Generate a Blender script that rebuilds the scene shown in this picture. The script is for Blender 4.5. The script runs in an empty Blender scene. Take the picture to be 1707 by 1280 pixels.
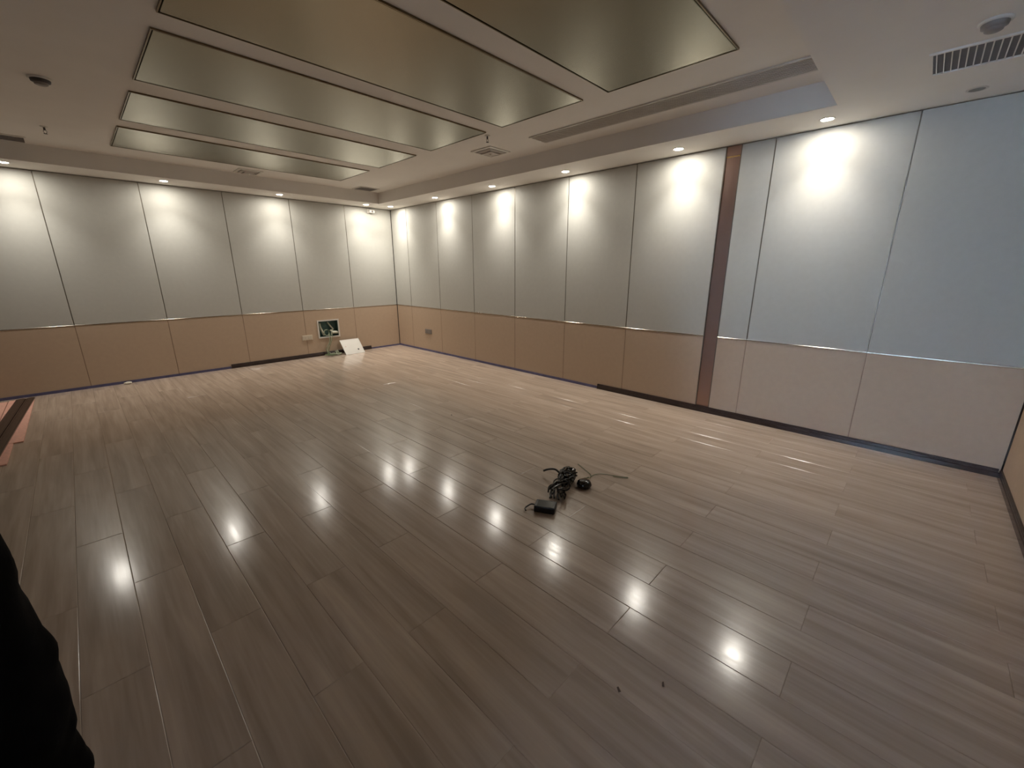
import bpy, bmesh, math, random
from mathutils import Vector, Matrix, noise
S = bpy.context.scene
COL = S.collection
R = random.Random(7)
PI = math.pi

# ------------------------------------------------------------------ camera, world, daylight, exposure
cam_d = bpy.data.cameras.new('camera'); cam = bpy.data.objects.new('camera', cam_d); COL.objects.link(cam)
S.camera = cam
cam_d.sensor_width = 36.0; cam_d.lens = 690.77 / 1707 * 36.0; cam_d.clip_start = 0.02
YAW, PITCH, ROLL = math.radians(45.95), math.radians(-15.31), math.radians(-0.06)
fw = Vector((math.sin(YAW)*math.cos(PITCH), math.cos(YAW)*math.cos(PITCH), math.sin(PITCH)))
rt = Vector((math.cos(YAW), -math.sin(YAW), 0)); up = rt.cross(fw)
r2 = rt*math.cos(ROLL) + up*math.sin(ROLL); u2 = -rt*math.sin(ROLL) + up*math.cos(ROLL)
M = Matrix((r2, u2, -fw)).transposed().to_4x4(); M.translation = Vector((-4.679, -7.882, 1.539))
cam.matrix_world = M

S.view_settings.view_transform = 'Standard'; S.view_settings.look = 'None'
S.view_settings.gamma = 1.0; S.view_settings.use_curve_mapping = False
S.view_settings.exposure = 0.74

W = bpy.data.worlds.new('dusk_sky'); S.world = W; W.use_nodes = True
W.node_tree.nodes['Background'].inputs[0].default_value = (0.42, 0.60, 1.0, 1)
W.node_tree.nodes['Background'].inputs[1].default_value = 1.2

# late-afternoon daylight through the window of the west wall
WIN = (-8.40, -7.45, 0.45, 1.95)          # y0, y1, z0, z1 of the opening
dl = bpy.data.lights.new('window_daylight', 'AREA'); dl.shape = 'RECTANGLE'
dl.size = WIN[3]-WIN[2]-0.1; dl.size_y = WIN[1]-WIN[0]-0.1; dl.energy = 21; dl.color = (0.52, 0.72, 1.0); dl.spread = math.radians(38)
dlo = bpy.data.objects.new('window_daylight', dl); COL.objects.link(dlo)
dlo.location = (-7.16, (WIN[0]+WIN[1])/2, (WIN[2]+WIN[3])/2); dlo.rotation_euler = (0, -PI/2, 0)

LAMP_W = 33.0; LAMP_COL = (1.0, 0.96, 0.89); LENS_STRENGTH = 255.0

# ------------------------------------------------------------------ materials
def lin(c):
    return tuple((v/255/12.92 if v/255 <= 0.04045 else ((v/255+0.055)/1.055)**2.4) for v in c)
def mat(name, rgb, rough=0.6, metal=0.0, spec=0.5, var=0.0, scale=8.0, bump=0.0, bscale=200.0, coat=0.0, emit=0.0, stretch=(1,1,1), rvar=0.0):
    m = bpy.data.materials.new(name); m.use_nodes = True
    nt = m.node_tree; b = nt.nodes['Principled BSDF']; L = nt.links
    c = lin(rgb)
    b.inputs['Base Color'].default_value = (*c, 1); b.inputs['Roughness'].default_value = rough
    b.inputs['Metallic'].default_value = metal; b.inputs['Specular IOR Level'].default_value = spec
    b.inputs['Coat Weight'].default_value = coat
    if emit:
        b.inputs['Emission Color'].default_value = (*c, 1); b.inputs['Emission Strength'].default_value = emit
    tc = nt.nodes.new('ShaderNodeTexCoord'); mp = nt.nodes.new('ShaderNodeMapping')
    mp.inputs['Scale'].default_value = stretch; L.new(tc.outputs['Object'], mp.inputs['Vector'])
    if var or rvar:
        n = nt.nodes.new('ShaderNodeTexNoise'); n.inputs['Scale'].default_value = scale; n.inputs['Detail'].default_value = 5
        L.new(mp.outputs[0], n.inputs['Vector'])
        if var:
            r = nt.nodes.new('ShaderNodeValToRGB')
            r.color_ramp.elements[0].position = 0.3; r.color_ramp.elements[1].position = 0.7
            r.color_ramp.elements[0].color = (*[v*(1-var) for v in c], 1)
            r.color_ramp.elements[1].color = (*[min(1, v*(1+var)) for v in c], 1)
            L.new(n.outputs['Fac'], r.inputs['Fac']); L.new(r.outputs[0], b.inputs['Base Color'])
        if rvar:
            mr = nt.nodes.new('ShaderNodeMapRange')
            mr.inputs['To Min'].default_value = rough-rvar; mr.inputs['To Max'].default_value = rough+rvar
            L.new(n.outputs['Fac'], mr.inputs['Value']); L.new(mr.outputs[0], b.inputs['Roughness'])
    if bump:
        n2 = nt.nodes.new('ShaderNodeTexNoise'); n2.inputs['Scale'].default_value = bscale; n2.inputs['Detail'].default_value = 3
        L.new(mp.outputs[0], n2.inputs['Vector'])
        bp = nt.nodes.new('ShaderNodeBump'); bp.inputs['Strength'].default_value = bump; bp.inputs['Distance'].default_value = 0.002
        L.new(n2.outputs['Fac'], bp.inputs['Height']); L.new(bp.outputs[0], b.inputs['Normal'])
    return m

def floor_mat():
    m = bpy.data.materials.new('grey_brown_laminate'); m.use_nodes = True
    nt = m.node_tree; b = nt.nodes['Principled BSDF']; L = nt.links; N = nt.nodes.new
    tc = N('ShaderNodeTexCoord'); oi = N('ShaderNodeObjectInfo')
    off = N('ShaderNodeVectorMath'); off.operation = 'SCALE'; off.inputs['Scale'].default_value = 37.0
    comb = N('ShaderNodeCombineXYZ')
    for k in range(3): L.new(oi.outputs['Random'], comb.inputs[k])
    L.new(comb.outputs[0], off.inputs[0])
    add = N('ShaderNodeVectorMath'); L.new(tc.outputs['Object'], add.inputs[0]); L.new(off.outputs[0], add.inputs[1])
    def nz(sc, det, dist):
        mp = N('ShaderNodeMapping'); mp.inputs['Scale'].default_value = sc; L.new(add.outputs[0], mp.inputs[0])
        n = N('ShaderNodeTexNoise'); n.inputs['Scale'].default_value = 1; n.inputs['Detail'].default_value = det
        n.inputs['Distortion'].default_value = dist; L.new(mp.outputs[0], n.inputs['Vector']); return n
    big = nz((14, 1.0, 1), 3, 0.5); fine = nz((60, 2.2, 1), 4, 0.3); cloud = nz((3.2, 1.4, 1), 2, 0)
    mx = N('ShaderNodeMath'); mx.operation = 'MULTIPLY_ADD'; mx.inputs[1].default_value = 0.25
    L.new(fine.outputs['Fac'], mx.inputs[0]); 
    m2 = N('ShaderNodeMath'); m2.operation = 'MULTIPLY'; m2.inputs[1].default_value = 0.75; L.new(big.outputs['Fac'], m2.inputs[0])
    L.new(m2.outputs[0], mx.inputs[2])
    rp = N('ShaderNodeValToRGB'); e = rp.color_ramp.elements
    e[0].position = 0.33; e[0].color = (*lin((160, 142, 126)), 1); e[1].position = 0.68; e[1].color = (*lin((194, 175, 157)), 1)
    k = e.new(0.5); k.color = (*lin((178, 159, 142)), 1)
    L.new(mx.outputs[0], rp.inputs[0])
    hsv = N('ShaderNodeHueSaturation'); L.new(rp.outputs[0], hsv.inputs['Color'])
    mr = N('ShaderNodeMapRange'); mr.inputs['To Min'].default_value = 0.98; mr.inputs['To Max'].default_value = 1.02
    L.new(oi.outputs['Random'], mr.inputs['Value']); 
    mc = N('ShaderNodeMapRange'); mc.inputs['From Min'].default_value = .3; mc.inputs['From Max'].default_value = .7
    mc.inputs['To Min'].default_value = 0.96; mc.inputs['To Max'].default_value = 1.04
    L.new(cloud.outputs['Fac'], mc.inputs['Value'])
    mm = N('ShaderNodeMath'); mm.operation = 'MULTIPLY'; L.new(mr.outputs[0], mm.inputs[0]); L.new(mc.outputs[0], mm.inputs[1])
    L.new(mm.outputs[0], hsv.inputs['Value'])
    L.new(hsv.outputs[0], b.inputs['Base Color'])
    rr = N('ShaderNodeMapRange'); rr.inputs['To Min'].default_value = 0.12; rr.inputs['To Max'].default_value = 0.215
    L.new(fine.outputs['Fac'], rr.inputs['Value']); L.new(rr.outputs[0], b.inputs['Roughness'])
    b.inputs['Specular IOR Level'].default_value = 0.8
    bp = N('ShaderNodeBump'); bp.inputs['Strength'].default_value = 0.06; bp.inputs['Distance'].default_value = 0.001
    L.new(fine.outputs['Fac'], bp.inputs['Height']); L.new(bp.outputs[0], b.inputs['Normal'])
    return m

M_ceil = mat('white_ceiling_paint', (234, 229, 222), 0.85, var=0.02, scale=3, bump=0.05, bscale=120)
M_wallp = mat('pale_grey_wall_fabric', (186, 184, 176), 0.6, spec=0.3, var=0.02, scale=20, bump=0.12, bscale=320)
M_wain = mat('beige_wainscot_fabric', (188, 165, 142), 0.62, spec=0.3, var=0.025, scale=20, bump=0.15, bscale=320)
M_back = mat('dark_wall_cavity', (70, 64, 58), 0.9, var=0.1)
M_steel = mat('brushed_steel_trim', (128, 120, 108), 0.5, metal=1.0, rvar=0.06, scale=40, stretch=(1, 1, .05))
M_dado = mat('bright_steel_trim', (196, 188, 174), 0.2, metal=1.0, rvar=0.05)
M_tan = mat('tan_seam_strip', (150, 124, 104), 0.5, var=0.02)
M_bronze = mat('dark_bronze_sheet', (165, 136, 122), 0.38, metal=1.0, rvar=0.05, scale=60, stretch=(1, 1, .03))
M_gold = mat('polished_brass', (235, 205, 150), 0.2, metal=1.0, rvar=0.05)
M_champ = mat('champagne_metal_foil', (152, 147, 130), 0.27, metal=1.0, var=0.01, scale=6)
M_frame = mat('dark_champagne_frame', (120, 106, 84), 0.3, metal=1.0, rvar=0.05)
M_gap = mat('dark_shadow_groove', (48, 42, 36), 0.8, var=0.1)
M_base = mat('dark_brown_baseboard', (46, 34, 32), 0.2, var=0.25, scale=6, stretch=(1, 1, 1), bump=0.05, bscale=60)
M_film = mat('blue_protective_film', (90, 88, 122), 0.35, var=0.25, scale=9)
M_floor = floor_mat()
M_sub = mat('grey_underlay', (70, 62, 56), 0.9, var=0.1)
M_white = mat('white_plastic', (214, 209, 200), 0.4, var=0.02)
M_ivory = mat('ivory_plastic', (208, 196, 176), 0.4, var=0.02)
M_grey = mat('grey_plastic', (128, 120, 114), 0.4, var=0.04)
M_dgrey = mat('dark_grey_plastic', (66, 60, 58), 0.5, var=0.06)
M_mesh = mat('pale_grey_grille', (192, 184, 176), 0.6, var=0.03)
M_hole = mat('dark_duct_interior', (112, 110, 112), 0.9, var=0.05)
M_black = mat('glossy_black_plastic', (9, 8, 8), 0.12, var=0.1, coat=0.3)
M_mblack = mat('matt_black_rubber', (13, 12, 13), 0.35, var=0.15)
M_green = mat('green_wire', (98, 112, 78), 0.45, var=0.15, scale=20)
M_gwhite = mat('pale_green_wire', (176, 182, 156), 0.45, var=0.1, scale=20)
M_pipe = mat('pale_pvc_pipe', (200, 200, 182), 0.4, var=0.05)
M_teal = mat('teal_box_lining', (74, 104, 98), 0.6, var=0.3, scale=15)
M_pink = mat('pink_fibreboard_back', (224, 170, 150), 0.8, var=0.14, scale=60, bump=0.2, bscale=200)
M_coat = mat('black_coat_fabric', (9, 9, 11), 0.95, spec=0.1, var=0.2, scale=40, bump=0.2, bscale=150)
M_trous = mat('black_trousers', (11, 11, 13), 0.95, spec=0.1, var=0.2, scale=40, bump=0.2, bscale=150)
M_skin = mat('skin', (196, 152, 126), 0.5, var=0.05)
M_hair = mat('black_hair', (18, 15, 14), 0.5, var=0.2, scale=30, stretch=(8, 8, 1))
M_lens = mat('lit_lamp_lens', (255, 249, 238), 0.5, emit=LENS_STRENGTH, var=0.0)
M_off = mat('unlit_lamp_lens', (120, 118, 112), 0.3, var=0.05)
M_chip = mat('wood_chip', (86, 70, 58), 0.8, var=0.2, scale=50)
M_paper = mat('white_paper_scrap', (214, 206, 188), 0.8, var=0.04)
M_glass = bpy.data.materials.new('window_glass'); M_glass.use_nodes = True
_b = M_glass.node_tree.nodes['Principled BSDF']; _b.inputs['Transmission Weight'].default_value = 1; _b.inputs['Roughness'].default_value = 0.02
_b.inputs['IOR'].default_value = 1.02

# ------------------------------------------------------------------ helpers
def link(name, me, m, parent=None, loc=None):
    o = bpy.data.objects.new(name, me); COL.objects.link(o)
    if m is not None and not me.materials: me.materials.append(m)
    if parent is not None: o.parent = parent
    if loc: o.location = loc
    return o
def finish(bm, name, m, parent=None, smooth=False, loc=None):
    bmesh.ops.recalc_face_normals(bm, faces=bm.faces)
    me = bpy.data.meshes.new(name); bm.to_mesh(me); bm.free()
    if smooth:
        for p in me.polygons: p.use_smooth = True
    return link(name, me, m, parent, loc)
def add_box(bm, x0, x1, y0, y1, z0, z1, mtx=None, bevel=0.0, seg=1):
    vs = [bm.verts.new(v) for v in ((x0,y0,z0),(x1,y0,z0),(x1,y1,z0),(x0,y1,z0),(x0,y0,z1),(x1,y0,z1),(x1,y1,z1),(x0,y1,z1))]
    if mtx:
        for v in vs: v.co = mtx @ v.co
    fs = [bm.faces.new([vs[i] for i in f]) for f in ((0,3,2,1),(4,5,6,7),(0,1,5,4),(1,2,6,5),(2,3,7,6),(3,0,4,7))]
    if bevel:
        es = list({e for f in fs for e in f.edges})
        bmesh.ops.bevel(bm, geom=es, offset=bevel, segments=seg, affect='EDGES', profile=0.5)
def box(name, b, m, parent=None, bevel=0.0, seg=1, mtx=None, loc=None):
    bm = bmesh.new(); add_box(bm, *b, mtx=mtx, bevel=bevel, seg=seg); return finish(bm, name, m, parent, loc=loc)
def add_lathe(bm, prof, n=28, mtx=None):
    rings = []
    for r, z in prof:
        ring = []
        if r < 1e-6:
            ring = [bm.verts.new((0, 0, z))]
        else:
            ring = [bm.verts.new((r*math.cos(2*PI*i/n), r*math.sin(2*PI*i/n), z)) for i in range(n)]
        if mtx:
            for v in ring: v.co = mtx @ v.co
        rings.append(ring)
    for a, b in zip(rings, rings[1:]):
        for i in range(n):
            j = (i+1) % n
            if len(a) == 1 and len(b) == 1: continue
            if len(a) == 1: bm.faces.new((a[0], b[i], b[j]))
            elif len(b) == 1: bm.faces.new((a[i], a[j], b[0]))
            else: bm.faces.new((a[i], a[j], b[j], b[i]))
def lathe(name, prof, m, parent=None, n=28, smooth=True, mtx=None):
    bm = bmesh.new(); add_lathe(bm, prof, n, mtx); return finish(bm, name, m, parent, smooth)
def catmull(P, k=6):
    P = [Vector(p) for p in P]; Q = [P[0]] + P + [P[-1]]; out = []
    for i in range(1, len(Q)-2):
        a, b, c, d = Q[i-1:i+3]
        for s in range(k):
            t = s/k
            out.append(0.5*((2*b)+(c-a)*t+(2*a-5*b+4*c-d)*t*t+(3*b-a-3*c+d)*t**3))
    out.append(P[-1]); return out
def add_tube(bm, P, r, n=6):
    rings = []
    for i, p in enumerate(P):
        t = (P[min(i+1, len(P)-1)] - P[max(i-1, 0)]).normalized()
        ref = Vector((0, 0, 1)) if abs(t.z) < 0.9 else Vector((1, 0, 0))
        a = t.cross(ref).normalized(); b = t.cross(a)
        rings.append([bm.verts.new(p + r*(math.cos(2*PI*k/n)*a + math.sin(2*PI*k/n)*b)) for k in range(n)])
    for A, B in zip(rings, rings[1:]):
        for k in range(n):
            bm.faces.new((A[k], A[(k+1) % n], B[(k+1) % n], B[k]))
    bm.faces.new(rings[0][::-1]); bm.faces.new(rings[-1])
def tube(name, P, r, m, parent=None, n=6, k=6):
    bm = bmesh.new(); add_tube(bm, catmull(P, k), r, n); return finish(bm, name, m, parent, True)
def thing(name, label, cat, loc=(0,0,0), rz=0.0, group=None):
    o = bpy.data.objects.new(name, None); COL.objects.link(o); o.location = loc; o.rotation_euler = (0, 0, rz)
    o.empty_display_size = 0.05
    return tag(o, label, cat, group)
def tag(o, label, cat, group=None):
    o['label'] = label; o['category'] = cat
    if group: o['group'] = group
    return o
def struct(o, label=None):
    o['kind'] = 'structure'
    if label: o['label'] = label
    return o
def extrude_profile(bm, prof, p0, p1, out):
    # prof: (distance out of the wall, height) polygon, swept from p0 to p1 along the wall foot
    p0, p1, out = Vector(p0), Vector(p1), Vector(out)
    A = [bm.verts.new(p0 + out*d + Vector((0, 0, z))) for d, z in prof]
    B = [bm.verts.new(p1 + out*d + Vector((0, 0, z))) for d, z in prof]
    n = len(prof)
    for i in range(n): bm.faces.new((A[i], A[(i+1) % n], B[(i+1) % n], B[i]))
    bm.faces.new(A[::-1]); bm.faces.new(B)

X0, Y0 = -7.0, -8.574         # west and south wall planes; north is y = 0, east is x = 0
ZS, ZC = 2.70, 2.88           # soffit and main ceiling heights
DADO = 0.851

# ------------------------------------------------------------------ floor: every plank its own piece
PITCH_X, PLEN = 0.202, 1.262
fl = struct(box('floor', (X0-.1, .12, Y0-.1, .12, -.06, -.0125), M_sub), 'grey-brown laminate floor of long planks laid towards the far wall')
plank_meshes = {}
def plank_mesh(w, l):
    key = (round(w, 3), round(l, 3))
    if key in plank_meshes: return plank_meshes[key]
    g, bv, bd, th = 0.0002, 0.0024, 0.0013, 0.011
    hx, hy = w/2-g, l/2-g
    bm = bmesh.new()
    lv = [[bm.verts.new((sx*(hx-i), sy*(hy-i), z)) for sx, sy in ((-1,-1),(1,-1),(1,1),(-1,1))]
          for i, z in ((0, -th), (0, -bd), (bv, 0))]
    bm.faces.new(lv[2])
    for a, b in ((0, 1), (1, 2)):
        for i in range(4): bm.faces.new((lv[a][i], lv[a][(i+1) % 4], lv[b][(i+1) % 4], lv[b][i]))
    bmesh.ops.recalc_face_normals(bm, faces=bm.faces)
    me = bpy.data.meshes.new('plank'); bm.to_mesh(me); bm.free(); me.materials.append(M_floor)
    plank_meshes[key] = me
    return me
k0 = int(math.floor((X0+4.95)/PITCH_X))
for k in range(k0, 26):
    xa = max(-4.95 + PITCH_X*k, X0); xb = min(-4.95 + PITCH_X*(k+1), -0.004)
    if xb - xa < 0.03: continue
    j0 = (-4.655 if k % 2 == 0 else -5.275) + 0.003*k + R.uniform(-.012, .012)
    y = j0 - PLEN*math.ceil((j0-Y0)/PLEN)
    while y < -0.01:
        a, b = max(y, Y0), min(y+PLEN, -0.004)
        if b - a > 0.03:
            o = link('plank', plank_mesh(xb-xa, b-a), None, fl, ((xa+xb)/2, (a+b)/2, 0.0))
            o.rotation_euler = (R.uniform(-.0006, .0006), R.gauss(0, .002), 0)
        y += PLEN

# ------------------------------------------------------------------ ceiling
ceil = struct(box('ceiling', (X0-.15, .15, Y0-.15, .15, ZC, ZC+.1), M_ceil), 'white plaster ceiling with a lower soffit round its edge')
box('soffit', (X0-.1, .12, -.55, .12, ZS, ZC), M_ceil, ceil)
box('soffit', (-.55, .12, -7.19, -.55, ZS, ZC), M_ceil, ceil)
box('soffit', (X0-.1, .12, Y0-.1, -7.19, ZS, ZC), M_ceil, ceil)
for yc, hw in ((-6.315, .47), (-5.145, .47), (-3.98, .47), (-2.77, .44), (-1.60, .455)):
    x0, x1 = -4.09, -1.50
    p = box('metal_panel', (x0+.014, x1-.014, yc-hw+.014, yc+hw-.014, ZC-.010, ZC-.001), M_champ, ceil, bevel=.002)
    bm = bmesh.new()
    for w0, w1, zz in ((0, .007, .012),):
        add_box(bm, x0, x1, yc-hw, yc-hw+w1, ZC-zz, ZC-.0005); add_box(bm, x0, x1, yc+hw-w1, yc+hw, ZC-zz, ZC-.0005)
        add_box(bm, x0, x0+w1, yc-hw+w1, yc+hw-w1, ZC-zz, ZC-.0005); add_box(bm, x1-w1, x1, yc-hw+w1, yc+hw-w1, ZC-zz, ZC-.0005)
    finish(bm, 'panel_frame', M_frame, p)
    box('panel_groove', (x0+.0072, x1-.0072, yc-hw+.0072, yc+hw-.0072, ZC-.0009, ZC-.0002), M_gap, p)

# ------------------------------------------------------------------ walls
TOP = 2.693
def wall_panels(wall, seams, to_world, z_top=TOP, hole=None, skip=()):
    """seams: positions along the wall; to_world(a0, a1, d0, d1, z0, z1) -> box bounds; d = depth into the wall"""
    for a0, a1 in zip(seams, seams[1:]):
        if (a0, a1) in skip: continue
        g = 0.0035
        box('wall_panel', to_world(a0+g, a1-g, 0, .02, DADO+.004, z_top), M_wallp, wall, bevel=.0025)
        if hole and a0 < hole[0] and a1 > hole[1]:
            h0, h1, zz0, zz1 = hole; bm = bmesh.new()
            for b in ((a0+g, h0, 0, .02, .003, DADO-.004), (h1, a1-g, 0, .02, .003, DADO-.004),
                      (h0, h1, 0, .02, .003, zz0), (h0, h1, 0, .02, zz1, DADO-.004)):
                add_box(bm, *to_world(*b))
            finish(bm, 'wainscot_panel', M_wain, wall)
        else:
            box('wainscot_panel', to_world(a0+g, a1-g, 0, .02, .003, DADO-.004), M_wain, wall, bevel=.0025)
        box('dado_trim', to_world(a0+.001, a1-.001, -.003, .018, DADO-.0045, DADO+.0045), M_dado, wall, bevel=.001)
    for a in seams[1:-1]:
        box('seam_strip', to_world(a-.003, a+.003, -.0005, .018, DADO, z_top-.02), M_steel, wall)
        box('seam_strip', to_world(a-.003, a+.003, .0015, .018, .003, DADO-.005), M_tan, wall)

# north wall (left in the view), front face y = 0
wn = struct(box('wall_north', (X0-.15, .15, .13, .2, -.05, ZC), M_back), 'left wall of pale grey panels over beige wainscot panels')
HOLE = (-1.66, -1.30, .345, .638)
north_seams = [-6.65, -5.702, -4.754, -3.799, -2.842, -1.894, -.95, -.004]
wall_panels(wn, [X0] + north_seams, lambda a0, a1, d0, d1, z0, z1: (a0, a1, d0, d1, z0, z1), hole=HOLE)
# east wall (right in the view), front face x = 0
we = struct(box('wall_east', (.13, .2, Y0-.15, .15, -.05, ZC), M_back), 'right wall of pale grey panels over beige wainscot with a bronze strip')
east_w = lambda a0, a1, d0, d1, z0, z1: (d0, d1, a0, a1, z0, z1)
wall_panels(we, [-6.262, -5.321, -4.376, -3.418, -2.466, -1.514, -.546, -.006], east_w)
wall_panels(we, [Y0+.004, -7.637, -6.685, -6.402], east_w)
pl = box('bronze_strip', (.006, .02, -6.396, -6.268, .003, TOP-.10), M_bronze, we)
box('strip_cap', (.006, .02, -6.396, -6.268, TOP-.085, TOP), M_bronze, pl)
box('strip_joint', (.004, .02, -6.396, -6.268, TOP-.099, TOP-.086), M_gold, pl, bevel=.002)
box('edge_trim', (-.001, .02, -6.266, -6.258, .003, TOP), M_steel, we)
box('edge_trim', (-.001, .02, -6.406, -6.398, .003, TOP), M_steel, we)
box('corner_strip', (-.005, .003, -.008, 0.002, .003, TOP), M_gap, we)
box('corner_strip', (-.005, .003, Y0-.001, Y0+.009, .125, TOP), M_gap, we)
# south wall (a sliver at the right edge), front face y = Y0
ws = struct(box('wall_south', (X0-.15, .15, Y0-.2, Y0-.13, -.05, ZC), M_back), 'near wall with a beige wainscot at the right edge')
wall_panels(ws, [X0, -5.75, -4.8, -3.85, -2.9, -1.95, -1.0, -.006], lambda a0, a1, d0, d1, z0, z1: (a0, a1, Y0-d1, Y0-d0, z0, z1))
# west wall with the window
bm = bmesh.new()
y0, y1, z0, z1 = WIN
for b in ((X0-.15, X0, Y0-.15, y0, -.05, ZC), (X0-.15, X0, y1, .15, -.05, ZC), (X0-.15, X0, y0, y1, -.05, z0), (X0-.15, X0, y0, y1, z1, ZC)):
    add_box(bm, *b)
struct(finish(bm, 'wall_west', M_wallp), 'plain pale wall with a window opening')
bm = bmesh.new()
for b in ((X0-.1, X0+.01, y0, y0+.05, z0, z1), (X0-.1, X0+.01, y1-.05, y1, z0, z1), (X0-.1, X0+.01, y0+.05, y1-.05, z0, z0+.05), (X0-.1, X0+.01, y0+.05, y1-.05, z1-.05, z1)):
    add_box(bm, *b)
wi = struct(finish(bm, 'window_1', M_white), 'white framed window letting in blue evening daylight')
box('window_pane', (X0-.06, X0-.054, y0+.05, y1-.05, z0+.05, z1-.05), M_glass, wi)

# baseboards and the film where they are still missing
BB = [(0, 0), (.017, 0), (.017, .036), (.013, .041), (.013, .052), (.010, .056), (.010, .062), (.006, .067), (0, .067)]
def baseboard(name, p0, p1, out, label):
    bm = bmesh.new(); extrude_profile(bm, BB, p0, p1, out)
    return struct(finish(bm, name, M_base), label)
baseboard('baseboard_north', (-3.118, -.002, .0005), (-.665, -.002, .0005), (0, -1, 0), 'dark brown baseboard piece under the junction box')
baseboard('baseboard_east', (-.002, -4.965, .0005), (-.002, Y0+.018, .0005), (-1, 0, 0), 'dark brown baseboard along the right wall')
baseboard('baseboard_south', (-.002, Y0+.001, .0005), (X0, Y0+.001, .0005), (0, 1, 0), 'dark brown baseboard of the near wall')
struct(box('trim_1', (X0, -3.122, -.006, -.001, .0005, .036), M_film), 'blue film strip along the foot of the left wall')
struct(box('trim_2', (-.66, -.008, -.006, -.001, .0005, .028), M_film), 'short blue film strip at the left of the corner')
struct(box('trim_3', (-.006, -.001, -4.96, -.008, .0005, .036), M_film), 'blue film strip along the foot of the right wall')

# ------------------------------------------------------------------ downlights
def downlight(x, y, lit, label, group, rad=.042):
    t = thing('downlight', label, 'downlight', (x, y, ZS), 0, group)
    lathe('trim_ring', [(rad+.012, -.0003), (rad+.012, -.003), (rad+.006, -.006), (rad, -.005), (rad-.001, -.0003)], M_white, t)
    if lit:
        lathe('lens', [(0, -.0045), (rad-.012, -.0045), (rad-.002, -.003)], M_lens, t)
        d = bpy.data.lights.new('spot_beam', 'SPOT'); d.energy = LAMP_W; d.color = LAMP_COL
        d.spot_size = math.radians(96); d.spot_blend = 1.0; d.shadow_soft_size = 0.035
        o = bpy.data.objects.new('spot_beam', d); COL.objects.link(o); o.parent = t; o.location = (0, 0, -.012)
    else:
        lathe('lens', [(0, -.002), (rad-.012, -.002), (rad-.002, -.003)], M_off, t)
gN, gE = 'lit downlights in the left soffit', 'lit downlights in the right soffit'
for x, l in ((-4.95, 'lit downlight at the left edge, above the leftmost wall panel'),
             (-3.56, 'lit downlight over the left wall, second from the left edge'),
             (-2.13, 'lit downlight over the left wall, third from the left edge'),
             (-.68, 'lit downlight beside the small white sensor, left of the corner')):
    downlight(x, -.325, True, l, gN)
for y, l in ((-.43, 'lit downlight right in the far corner of the soffit'),
             (-1.83, 'lit downlight over the right wall, second from the corner'),
             (-3.20, 'lit downlight over the right wall, third from the corner'),
             (-4.50, 'lit downlight over the right wall, fourth from the corner'),
             (-5.89, 'lit downlight just left of the bronze wall strip'),
             (-7.09, 'biggest lit downlight, right of the bronze strip where the ceiling drops')):
    downlight(-.245, y, True, l, gE)
downlight(-.245, -7.90, False, 'unlit downlight close to the wall, below the slatted vent', 'unlit fittings in the lowered ceiling')

# ------------------------------------------------------------------ ceiling fittings
def grille(name, label, x, y, z, sx, sy, n, along, mslat, group=None):
    """square air vent hung flush under the ceiling; along = axis the slats run along"""
    t = thing(name, label, 'vent', (x, y, z), 0, group)
    f = .016; bm = bmesh.new()
    for b in ((-sx/2, sx/2, -sy/2, -sy/2+f), (-sx/2, sx/2, sy/2-f, sy/2), (-sx/2, -sx/2+f, -sy/2+f, sy/2-f), (sx/2-f, sx/2, -sy/2+f, sy/2-f)):
        add_box(bm, *b, -.010, -.0005)
    finish(bm, 'frame', M_ceil, t)
    box('duct', (-sx/2+f, sx/2-f, -sy/2+f, sy/2-f, -.0015, -.0005), M_hole, t)
    L = sx if along == 'x' else sy; Wd = sy if along == 'x' else sx
    me = None
    for i in range(n):
        c = -Wd/2 + f + (Wd-2*f)*(i+.5)/n
        if me is None:
            bm = bmesh.new(); h = L/2-f
            mtx = Matrix.Rotation(math.radians(35), 4, 'X') if along == 'x' else Matrix.Rotation(math.radians(35), 4, 'Y')
            if along == 'x': add_box(bm, -h, h, -.003, .003, -.001, .001, mtx)
            else: add_box(bm, -.005, .005, -h, h, -.001, .001, mtx)
            bmesh.ops.recalc_face_normals(bm, faces=bm.faces)
            me = bpy.data.meshes.new('slat'); bm.to_mesh(me); bm.free(); me.materials.append(mslat)
        link('slat', me, None, t, (0, c, -.0055) if along == 'x' else (c, 0, -.0055))
    return t
grille('air_vent', 'slatted air vent in the lowered ceiling at top right', -.925, -7.87, ZS, .37, .40, 12, 'x', M_white)
grille('air_vent', 'dark air vent at the left edge, above the left wall', -4.90, -.76, ZC, .36, .30, 8, 'x', M_mesh, 'air vents along the left soffit')
grille('air_vent', 'dark air vent next to the far corner of the ceiling', -.90, -.78, ZC, .34, .32, 8, 'x', M_mesh, 'air vents along the left soffit')
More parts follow.
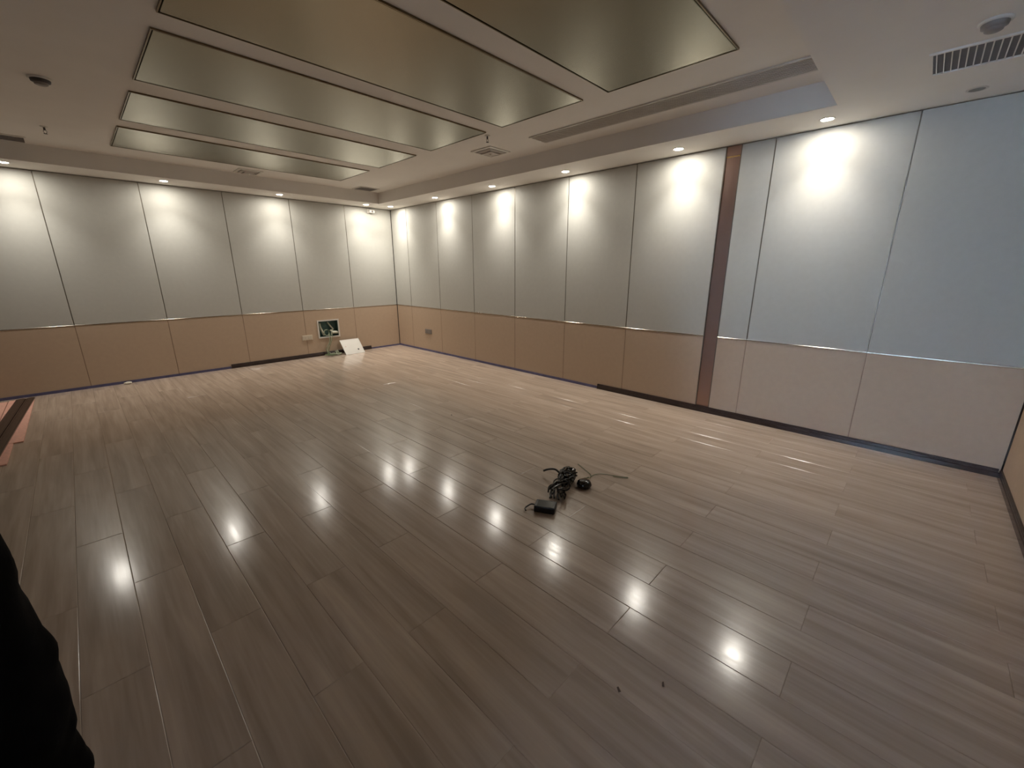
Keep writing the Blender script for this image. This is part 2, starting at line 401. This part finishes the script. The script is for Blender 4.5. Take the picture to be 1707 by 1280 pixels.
# square diffusers: stepped rings
def diffuser(x, y, s, label):
    t = thing('square_diffuser', label, 'vent', (x, y, ZC))
    def ring(name, h0, h1, z0, z1, m):
        bm = bmesh.new(); A = []
        for h, z in ((h0, -.0005), (h0, z0), (h1, z1), (h1, -.0005)):
            A.append([bm.verts.new((sx*h, sy*h, z)) for sx, sy in ((-1,-1),(1,-1),(1,1),(-1,1))])
        for a, b in zip(A, A[1:]):
            for i in range(4): bm.faces.new((a[i], a[(i+1) % 4], b[(i+1) % 4], b[i]))
        return finish(bm, name, m, t)
    ring('outer_frame', s/2, s/2-.03, -.008, -.012, M_white)
    box('duct', (-s/2+.032, s/2-.032, -s/2+.032, s/2-.032, -.002, -.0006), M_grey, t)
    ring('blade_ring', s/2-.05, s/2-.075, -.012, -.026, M_mesh)
    box('centre_plate', (-s/2+.09, s/2-.09, -s/2+.09, s/2-.09, -.030, -.024), M_mesh, t, bevel=.003)
    lathe('centre_knob', [(.016, -.030), (.015, -.038), (.008, -.044), (0, -.046)], M_white, t, n=16)
diffuser(-.98, -3.96, .33, 'square stepped ceiling diffuser right of the metal panels, knob at its centre')
diffuser(-2.66, -.80, .30, 'square stepped ceiling diffuser over the left wall beside the narrowest metal panel')
# long linear grille
t = thing('linear_grille', 'long grey linear grille in the ceiling along the right soffit', 'vent', (-.935, -5.92, ZC))
box('grille_mesh', (-.125, .125, -1.26, 1.27, -.004, -.0005), M_mesh, t)
bm = bmesh.new()
add_box(bm, -.14, -.125, -1.27, 1.28, -.012, -.0005); add_box(bm, .125, .137, -1.27, 1.28, -.006, -.0005); add_box(bm, -.125, .125, 1.27, 1.28, -.006, -.0005)
finish(bm, 'frame', M_white, t)
me = None
for i in range(9):
    if me is None:
        bm = bmesh.new(); add_box(bm, -.0025, .0025, -1.258, 1.268, -.008, -.004); bmesh.ops.recalc_face_normals(bm, faces=bm.faces)
        me = bpy.data.meshes.new('slat'); bm.to_mesh(me); bm.free(); me.materials.append(M_mesh)
    link('slat', me, None, t, (-.10+.025*i, 0, 0))
# smoke detectors
def smoke(x, y, z, label, r=.055, dark=True):
    t = thing('smoke_detector', label, 'smoke detector', (x, y, z))
    lathe('base', [(r+.012, -.0004), (r+.012, -.008), (r+.004, -.012), (0, -.012)], M_white, t)
    lathe('housing', [(r, -.012), (r*.95, -.026), (r*.7, -.032), (0, -.034)], M_dgrey if dark else M_grey, t)
    lathe('vent_ring', [(r*.72, -.0318), (r*.66, -.042), (r*.5, -.046), (0, -.047)], M_grey, t, n=20)
smoke(-4.555, -3.03, ZC, 'dark round smoke detector on the ceiling, far left of the metal panels')
smoke(-1.335, -7.90, ZS, 'pale grey smoke detector on the lowered ceiling at the top right corner', .05, False)
# sprinklers
def sprinkler(x, y, label):
    t = thing('sprinkler', label, 'sprinkler', (x, y, ZC), 0, 'pendent sprinklers')
    lathe('escutcheon', [(.03, -.0004), (.028, -.005), (.012, -.009), (0, -.009)], M_white, t, n=20)
    lathe('stem', [(.008, -.009), (.008, -.030), (.005, -.034), (0, -.034)], M_dgrey, t, n=12)
    bm = bmesh.new()
    for s in (-1, 1): add_tube(bm, catmull([(s*.006, 0, -.03), (s*.012, 0, -.045), (s*.004, 0, -.062)], 4), .0022, 6)
    finish(bm, 'yoke', M_dgrey, t, True)
    lathe('deflector', [(0, -.061), (.014, -.062), (.015, -.064), (0, -.065)], M_dgrey, t, n=16)
sprinkler(-4.575, -1.52, 'small pendent sprinkler on the ceiling left of the metal panels')
sprinkler(-1.41, -4.37, 'small pendent sprinkler at the metal panel corner near the square diffuser')

# sensor box at the wall top by the corner
t = thing('wall_sensor', 'small white sensor box at the top of the left wall by the corner', 'sensor', (-.44, 0, 2.60))
box('mount_plate', (-.06, -.01, -.012, -.0006, -.005, .08), M_white, t, bevel=.003)
box('housing', (-.045, .055, -.085, -.012, .0, .055), M_white, t, bevel=.008, seg=2)
lathe('lens', [(.018, 0), (.016, .005), (0, .009)], M_grey, t, n=16, mtx=Matrix.Translation((.005, -.085, .025)) @ Matrix.Rotation(PI/2, 4, 'X'))

# ------------------------------------------------------------------ wall sockets
def socket(name_label, to, wdt, hgt, mb, gang):
    t = thing('wall_socket', name_label, 'socket', *to)
    box('plate', (-wdt/2, wdt/2, -.011, -.0006, -hgt/2, hgt/2), mb, t, bevel=.003, seg=2)
    for i in range(gang):
        c = -wdt/2 + wdt*(i+.5)/gang
        b = box('insert', (c-.032, c+.032, -.0135, -.011, -.032, .032), mb, t, bevel=.002)
        bm = bmesh.new()
        for dx, dz in ((0, .014), (-.009, -.01), (.009, -.01)):
            add_box(bm, c+dx-.002, c+dx+.002, -.0138, -.0134, dz-.005, dz+.005)
        finish(bm, 'pin_slots', M_hole, b)
socket('ivory double socket plate on the beige wainscot left of the junction box', ((-1.88, 0, .364), 0), .18, .088, M_ivory, 2)
socket('grey double socket on the right wall near the far corner', ((0, -1.09, .392), -PI/2), .21, .09, M_grey, 2)

# ------------------------------------------------------------------ junction box with cables, its cover on the floor
h0, h1, z0, z1 = HOLE
t = thing('junction_box', 'open white-framed junction box in the left wall with pipes inside', 'junction box', ((h0+h1)/2, 0, z0))
w, h = (h1-h0)/2, z1-z0
bm = bmesh.new()
for b in ((-w-.022, -w+.002, -.02, h+.02), (w-.002, w+.022, -.02, h+.02), (-w+.002, w-.002, -.02, .003), (-w+.002, w-.002, h-.003, h+.02)):
    add_box(bm, b[0], b[1], -.010, -.0006, b[2], b[3])
finish(bm, 'frame', M_white, t)
bm = bmesh.new(); g = .001
add_box(bm, -w+g, w-g, .105, .11, g, h-g); add_box(bm, -w+g, -w+.004, .0, .105, g, h-g); add_box(bm, w-.004, w-g, .0, .105, g, h-g)
add_box(bm, -w+.004, w-.004, .0, .105, g, .004); add_box(bm, -w+.004, w-.004, .0, .105, h-.004, h-g)
finish(bm, 'box_shell', M_teal, t)
bm = bmesh.new(); add_tube(bm, catmull([(.168, .03, .06), (.11, .0, .07), (.05, -.01, .075)], 5), .026, 14); add_tube(bm, catmull([(.06, -.012, .075), (.045, -.014, .075)], 2), .031, 14)
finish(bm, 'pipe', M_pipe, t, True)
tube('conduit', [(-.13, .08, .25), (-.135, .05, .18), (-.11, .03, .10), (-.08, .05, .03)], .02, M_pipe, t, 12)
tube('conduit', [(.02, .09, .26), (.07, .06, .17), (.10, .05, .12), (.03, .03, .10)], .014, M_pipe, t, 10)
for i in range(7):
    a = R.uniform(0, 6.28)
    P = [(-.04+.05*math.cos(a+q*1.05+R.uniform(-.2, .2)), .0+R.uniform(-.012, .04), .075+.055*math.sin(a+q*1.05)) for q in range(7)]
    tube('wire', P, .0035, M_green if i % 2 else M_gwhite, t, 5, 5)
# cable hanging out of the box and coiled on the floor
t = thing('cable_tangle', 'green cable hanging from the junction box, tangled on the floor below', 'cable', (-1.55, -.06, 0))
for i in range(5):
    sx = R.uniform(-.03, .05)
    P = [(.06+sx, .03, .40+R.uniform(-.02, .03)), (.05+sx, -.01, .345), (.03+sx*.6, -.02, .25), (-.03+R.uniform(-.05, .05), -.03, .12), (R.uniform(-.06, .06), -.05, .012)]
    tube('strand', P, .0038, M_green if i % 2 == 0 else M_gwhite, t, 5, 6)
for i in range(11):
    cx, cy, rr = R.uniform(-.05, .16), R.uniform(-.15, -.07), R.uniform(.04, .085); a = R.uniform(0, 6.28)
    P = [(cx+rr*math.cos(a+q*.75)*R.uniform(.85, 1.2), cy+.75*rr*math.sin(a+q*.75), .006+.011*(i % 4)+R.uniform(0, .02)+(.05 if q == 4 and i % 3 == 0 else 0)) for q in range(10)]
    tube('coil', P, .0042, M_green if i % 3 else M_gwhite, t, 5, 5)
# cover leaning on the baseboard
t = thing('cover_plate', 'white junction box cover leaning against the dark baseboard', 'cover', (-1.125, -.262, .001), math.radians(2))
t.rotation_euler = (math.radians(-40), 0, math.radians(3))
box('plate', (-.193, .193, 0, .010, 0, .33), M_white, t, bevel=.003, seg=2)
bm = bmesh.new()
for b in ((-.193, .193, 0, .012), (-.193, .193, .318, .33), (-.193, -.181, .012, .318), (.181, .193, .012, .318)): add_box(bm, b[0], b[1], -.003, -.0002, b[2], b[3])
finish(bm, 'rim', M_white, t)
rx = Matrix.Rotation(PI/2, 4, 'X')
lathe('knockout', [(.017, .0), (.016, .003), (.009, .003), (0, .001)], M_dgrey, t, n=16, mtx=Matrix.Translation((.095, 0, .09)) @ rx)
lathe('screw', [(.008, .0), (.007, .003), (0, .004)], M_pink, t, n=12, mtx=Matrix.Translation((-.13, 0, .18)) @ rx)

# ------------------------------------------------------------------ offcuts by the left edge
def board(name, label, x0, x1, y0, y1, cat='board', group=None):
    o = box(name, (-(x1-x0)/2, (x1-x0)/2, -(y1-y0)/2, (y1-y0)/2, 0, .011), M_pink, None, bevel=.001)
    o.location = ((x0+x1)/2, (y0+y1)/2, .0012); tag(o, label, cat, group); return o
gB = 'pink-backed offcut boards at the left edge'
board('offcut_board', 'pink-backed board at left edge, rightmost, lying along the dark strips', -5.478, -5.268, -2.115, -.14, group=gB)
board('offcut_board', 'pink-backed board at left edge, nearest to the viewer', -5.535, -5.330, -2.735, -2.125, group=gB)
board('offcut_board', 'pink-backed board at left edge, left of the dark strips', -5.700, -5.486, -2.10, -.16, group=gB)
def strip(label, dx):
    bm = bmesh.new(); extrude_profile(bm, [(0, 0), (.078, 0), (.078, .006), (.066, .010), (.060, .010), (.054, .014), (.012, .014), (.004, .010), (0, .010)], (0, 0, 0), (0, -2.55, 0), (-1, 0, 0))
    o = finish(bm, 'baseboard_strip', M_base); o.location = (-5.262+dx, -.17, .0128); o.rotation_euler = (0, 0, math.radians(-2.9))
    tag(o, label, 'baseboard', 'loose dark baseboard lengths')
strip('loose dark brown baseboard length on the pink boards, right of the pair', 0)
strip('loose dark brown baseboard length on the pink boards, left of the pair', -.0795)

# ------------------------------------------------------------------ things on the floor
bm = bmesh.new(); bmesh.ops.create_icosphere(bm, subdivisions=2, radius=1)
for v in bm.verts:
    q = 1 + .35*noise.noise(v.co*2.2); v.co = Vector((v.co.x*.045*q, v.co.y*.03*q, .018+v.co.z*.018*q))
o = finish(bm, 'scrap', M_paper); o.location = (-4.39, -.075, .0006); tag(o, 'small white plaster scrap against the blue film of the left wall', 'scrap')
for x, y, a, l in ((-3.389, -7.441, .4, 'tiny dark wood chip in front of the bright floor reflections'),
                   (-2.036, -4.398, 1.2, 'tiny dark wood chip in the middle of the floor'),
                   (-3.526, -7.329, 1.0, 'tiny dark wood chip on a plank edge near the viewer')):
    bm = bmesh.new(); add_box(bm, -.009, .009, -.0035, .0035, 0, .003)
    for v in bm.verts: v.co.x += R.uniform(-.004, .004); v.co.y += R.uniform(-.002, .002)
    o = finish(bm, 'wood_chip', M_chip); o.location = (x, y, .0008); o.rotation_euler = (0, 0, a); tag(o, l, 'chip', 'chips on the floor')

# bundle of black cables in crumpled plastic
BX = Vector((-2.475, -6.262, 0)); ang = math.atan2(.20, .52)
t = thing('cable_bundle', 'bundle of glossy black cables tied together on the floor', 'cable bundle', BX, ang)
for i in range(15):
    r0 = R.uniform(.016, .05); ph = R.uniform(0, 6.28); L0 = R.uniform(.14, .185)
    P = []
    for q in range(9):
        u = -1 + 2*q/8; wv = 1.0 - .45*math.exp(-(u*3)**2)
        P.append((L0*u + R.uniform(-.012, .012), r0*1.35*math.cos(ph+u*1.4)*wv+R.uniform(-.008, .008), .052 + r0*.85*math.sin(ph+u*1.4)*wv + R.uniform(-.004, .004)))
    P.append((P[-1][0]+.02, P[-1][1]*.4, .03 + .02*R.random()))
    tube('cable', P, R.choice((.006, .008, .0055)), M_black if i % 3 else M_mblack, t, 7, 5)
for c in (-.03, .09):
    bm = bmesh.new()
    add_tube(bm, [Vector((c+.004*math.sin(k), .062*math.cos(k*PI/8), .054+.046*math.sin(k*PI/8))) for k in range(17)], .005, 6)
    finish(bm, 'cable_tie', M_mblack, t, True)
bm = bmesh.new(); bmesh.ops.create_icosphere(bm, subdivisions=4, radius=1)
for v in bm.verts:
    n1 = noise.noise(v.co*2.6+Vector((3, 1, 7))); n2 = abs(noise.noise(v.co*6.0)); q = 1 + .35*n1 - .45*n2
    v.co = Vector((.11 + v.co.x*.11*q, v.co.y*.065*q, .056+v.co.z*.052*q)); v.co.z = max(v.co.z, .002)
finish(bm, 'plastic_wrap', M_black, t)
tube('cable_end', [(.10, .05, .07), (.13, .10, .08), (.15, .16, .06), (.16, .20, .035)], .008, M_mblack, t, 7)

t = thing('power_adapter', 'black box-shaped power adapter on the floor in front of the cable bundle', 'adapter', (-2.768, -6.342, .0008), math.radians(28))
box('housing', (-.048, .048, -.07, .07, 0, .045), M_mblack, t, bevel=.007, seg=2)
box('label_plate', (-.036, .036, -.052, .052, .0451, .0457), M_black, t)
tube('lead', [(.0, .069, .024), (.01, .10, .02), (-.03, .13, .012), (-.06, .12, .01)], .005, M_mblack, t, 7)

t = thing('round_driver', 'small glossy black round puck with thin green wires, beside the cable bundle', 'puck', (-2.333, -6.350, .0008))
lathe('shell', [(0, 0), (.042, 0), (.052, .010), (.054, .026), (.047, .042), (.030, .052), (0, .055)], M_black, t, 32)
lathe('seam_ring', [(.0535, .016), (.0555, .018), (.0555, .022), (.054, .024)], M_mblack, t, 32)
for P in ([(-.03, -.01, .045), (.03, -.015, .03), (.09, -.01, .01), (.14, .02, .004), (.18, .10, .004), (.225, .20, .004)],
          [(.0, -.012, .04), (.07, -.01, .012), (.13, .0, .004), (.18, -.01, .004), (.225, -.06, .004), (.255, -.13, .004), (.285, -.19, .004), (.30, -.21, .004), (.285, -.215, .004), (.255, -.17, .004), (.235, -.12, .004)],
          [(-.035, -.01, .045), (-.02, .005, .02), (.03, .01, .006), (.10, .01, .004)]):
    tube('lead_wire', [(x+.045, y+.045, z) for x, y, z in P], .0024, M_green, t, 5, 6)

# ------------------------------------------------------------------ person at the left edge, only the black sleeve in view
def skinned(name, verts, edges, m, parent, sub=2, root=0, disp=0.0):
    me = bpy.data.meshes.new(name); me.from_pydata([v[:3] for v in verts], edges, [])
    o = bpy.data.objects.new(name, me); COL.objects.link(o)
    md = o.modifiers.new('skin', 'SKIN'); md.use_smooth_shade = True
    sv = me.skin_vertices[0].data
    for i, v in enumerate(verts):
        sv[i].radius = (v[3], v[4] if len(v) > 4 else v[3]); sv[i].use_root = (i == root)
    ms = o.modifiers.new('sub', 'SUBSURF'); ms.levels = sub; ms.render_levels = sub
    dg = bpy.context.evaluated_depsgraph_get(); me2 = bpy.data.meshes.new_from_object(o.evaluated_get(dg))
    bpy.data.objects.remove(o)
    if disp:
        for v in me2.vertices:
            v.co += v.normal * disp * (noise.noise(v.co*Vector((9, 9, 16))) + .5*noise.noise(v.co*28))
    for p in me2.polygons: p.use_smooth = True
    me2.name = name
    return link(name, me2, m, parent)
PX, PY = -5.065, -7.165
t = thing('person', 'person in a black jacket at the left edge, seen from behind', 'person', (PX, PY, 0), 0)
# body: one surface (x right, y forward)
V = [(0, 0, .95, .10, .08), (0, .01, 1.10, .125, .09), (0, .01, 1.28, .14, .095), (0, -.01, 1.42, .10, .07), (0, 0, 1.50, .052), (0, .015, 1.57, .06), (0, .03, 1.66, .078, .092), (0, .025, 1.74, .055, .065)]
E = [(0, 1), (1, 2), (2, 3), (3, 4), (4, 5), (5, 6), (6, 7)]
for s in (-1, 1):
    b = len(V)
    V += [(s*.17, -.01, 1.40, .045), (s*.212, -.02, 1.13, .034), (s*.222, .03, .86, .026), (s*.226, .055, .78, .03, .018)]
    E += [(3, b), (b, b+1), (b+1, b+2), (b+2, b+3)]
    b = len(V)
    V += [(s*.095, 0, .84, .065), (s*.10, .01, .50, .05), (s*.105, -.01, .10, .04), (s*.11, .12, .04, .035, .03)]
    E += [(0, b), (b, b+1), (b+1, b+2), (b+2, b+3)]
skinned('body', V, E, M_skin, t, 2)
for s in (-1, 1):        # five fingers per hand
    fv, fe = [(s*.226, .055, .795, .012)], []
    for kf, (dy, ln) in enumerate(((.022, .068), (.008, .078), (-.007, .073), (-.021, .058))):
        b = len(fv); yb = .07+dy
        fv += [(s*.224, yb, .74, .0085), (s*.216, yb+.004, .74-ln*.5, .0078), (s*.226, yb+.006, .74-ln*.95, .0065)]
        fe += [(0, b), (b, b+1), (b+1, b+2)]
    b = len(fv); fv += [(s*.216, .09, .775, .011), (s*.208, .113, .74, .0095), (s*.198, .12, .71, .008)]; fe += [(0, b), (b, b+1), (b+1, b+2)]
    skinned('hand', fv, fe, M_skin, t, 1)
# face and hair
for s in (-1, 1): lathe('eye', [(0, .012), (.008, .009), (.011, 0), (.008, -.009), (0, -.012)], M_hair, t, 10, mtx=Matrix.Translation((s*.032, .108, 1.655)))
skinned('nose', [(0, .115, 1.655, .009), (0, .132, 1.625, .014)], [(0, 1)], M_skin, t, 2)
skinned('mouth', [(-.022, .108, 1.588, .006), (0, .114, 1.588, .008), (.022, .108, 1.588, .006)], [(0, 1), (1, 2)], M_pink, t, 1, 1)
for s in (-1, 1): skinned('ear', [(s*.078, .02, 1.67, .012, .02), (s*.083, .015, 1.635, .009, .014)], [(0, 1)], M_skin, t, 2)
bm = bmesh.new(); bmesh.ops.create_icosphere(bm, subdivisions=4, radius=1)
bmesh.ops.delete(bm, geom=[v for v in bm.verts if v.co.z < -.25 and v.co.y > -.35 or v.co.z < -.75 or (v.co.y > .55 and v.co.z < .45)], context='VERTS')
for v in bm.verts:
    q = 1+.06*noise.noise(v.co*9); v.co = Vector((v.co.x*.093*q, .018+v.co.y*.108*q, 1.69+v.co.z*.112*q))
finish(bm, 'hair', M_hair, t, True)
# jacket with sleeves, trousers, shoes
V = [(0, 0, .76, .195, .14), (0, .0, .95, .19, .135), (0, .0, 1.12, .195, .13), (0, .01, 1.30, .19, .12), (0, -.01, 1.42, .12, .085), (0, -.005, 1.475, .068)]
E = [(0, 1), (1, 2), (2, 3), (3, 4), (4, 5)]
for s in (-1, 1):
    b = len(V)
    V += [(s*.165, -.01, 1.405, .074), (s*.21, -.02, 1.26, .072), (s*.222, -.02, 1.12, .070), (s*.220, .0, 1.00, .066), (s*.222, .03, .86, .056), (s*.224, .05, .80, .05)]
    E += [(4, b), (b, b+1), (b+1, b+2), (b+2, b+3), (b+3, b+4), (b+4, b+5)]
skinned('jacket', V, E, M_coat, t, 3, 0, .010)
V = [(0, 0, .98, .15, .11), (0, 0, .90, .16, .115)]; E = [(0, 1)]
for s in (-1, 1):
    b = len(V); V += [(s*.095, 0, .78, .10), (s*.10, .01, .48, .078), (s*.105, -.01, .07, .066)]
    E += [(1, b), (b, b+1), (b+1, b+2)]
skinned('trousers', V, E, M_trous, t, 2, 0, .006)
for s in (-1, 1):
    bm = bmesh.new(); bmesh.ops.create_icosphere(bm, subdivisions=3, radius=1)
    for v in bm.verts:
        v.co = Vector((s*.11 + v.co.x*.05*(1-.15*v.co.y), .055+v.co.y*.14, max(.001, .045+v.co.z*.052*(1-.35*max(0, v.co.y)))))
    finish(bm, 'shoe', M_mblack, t, True)
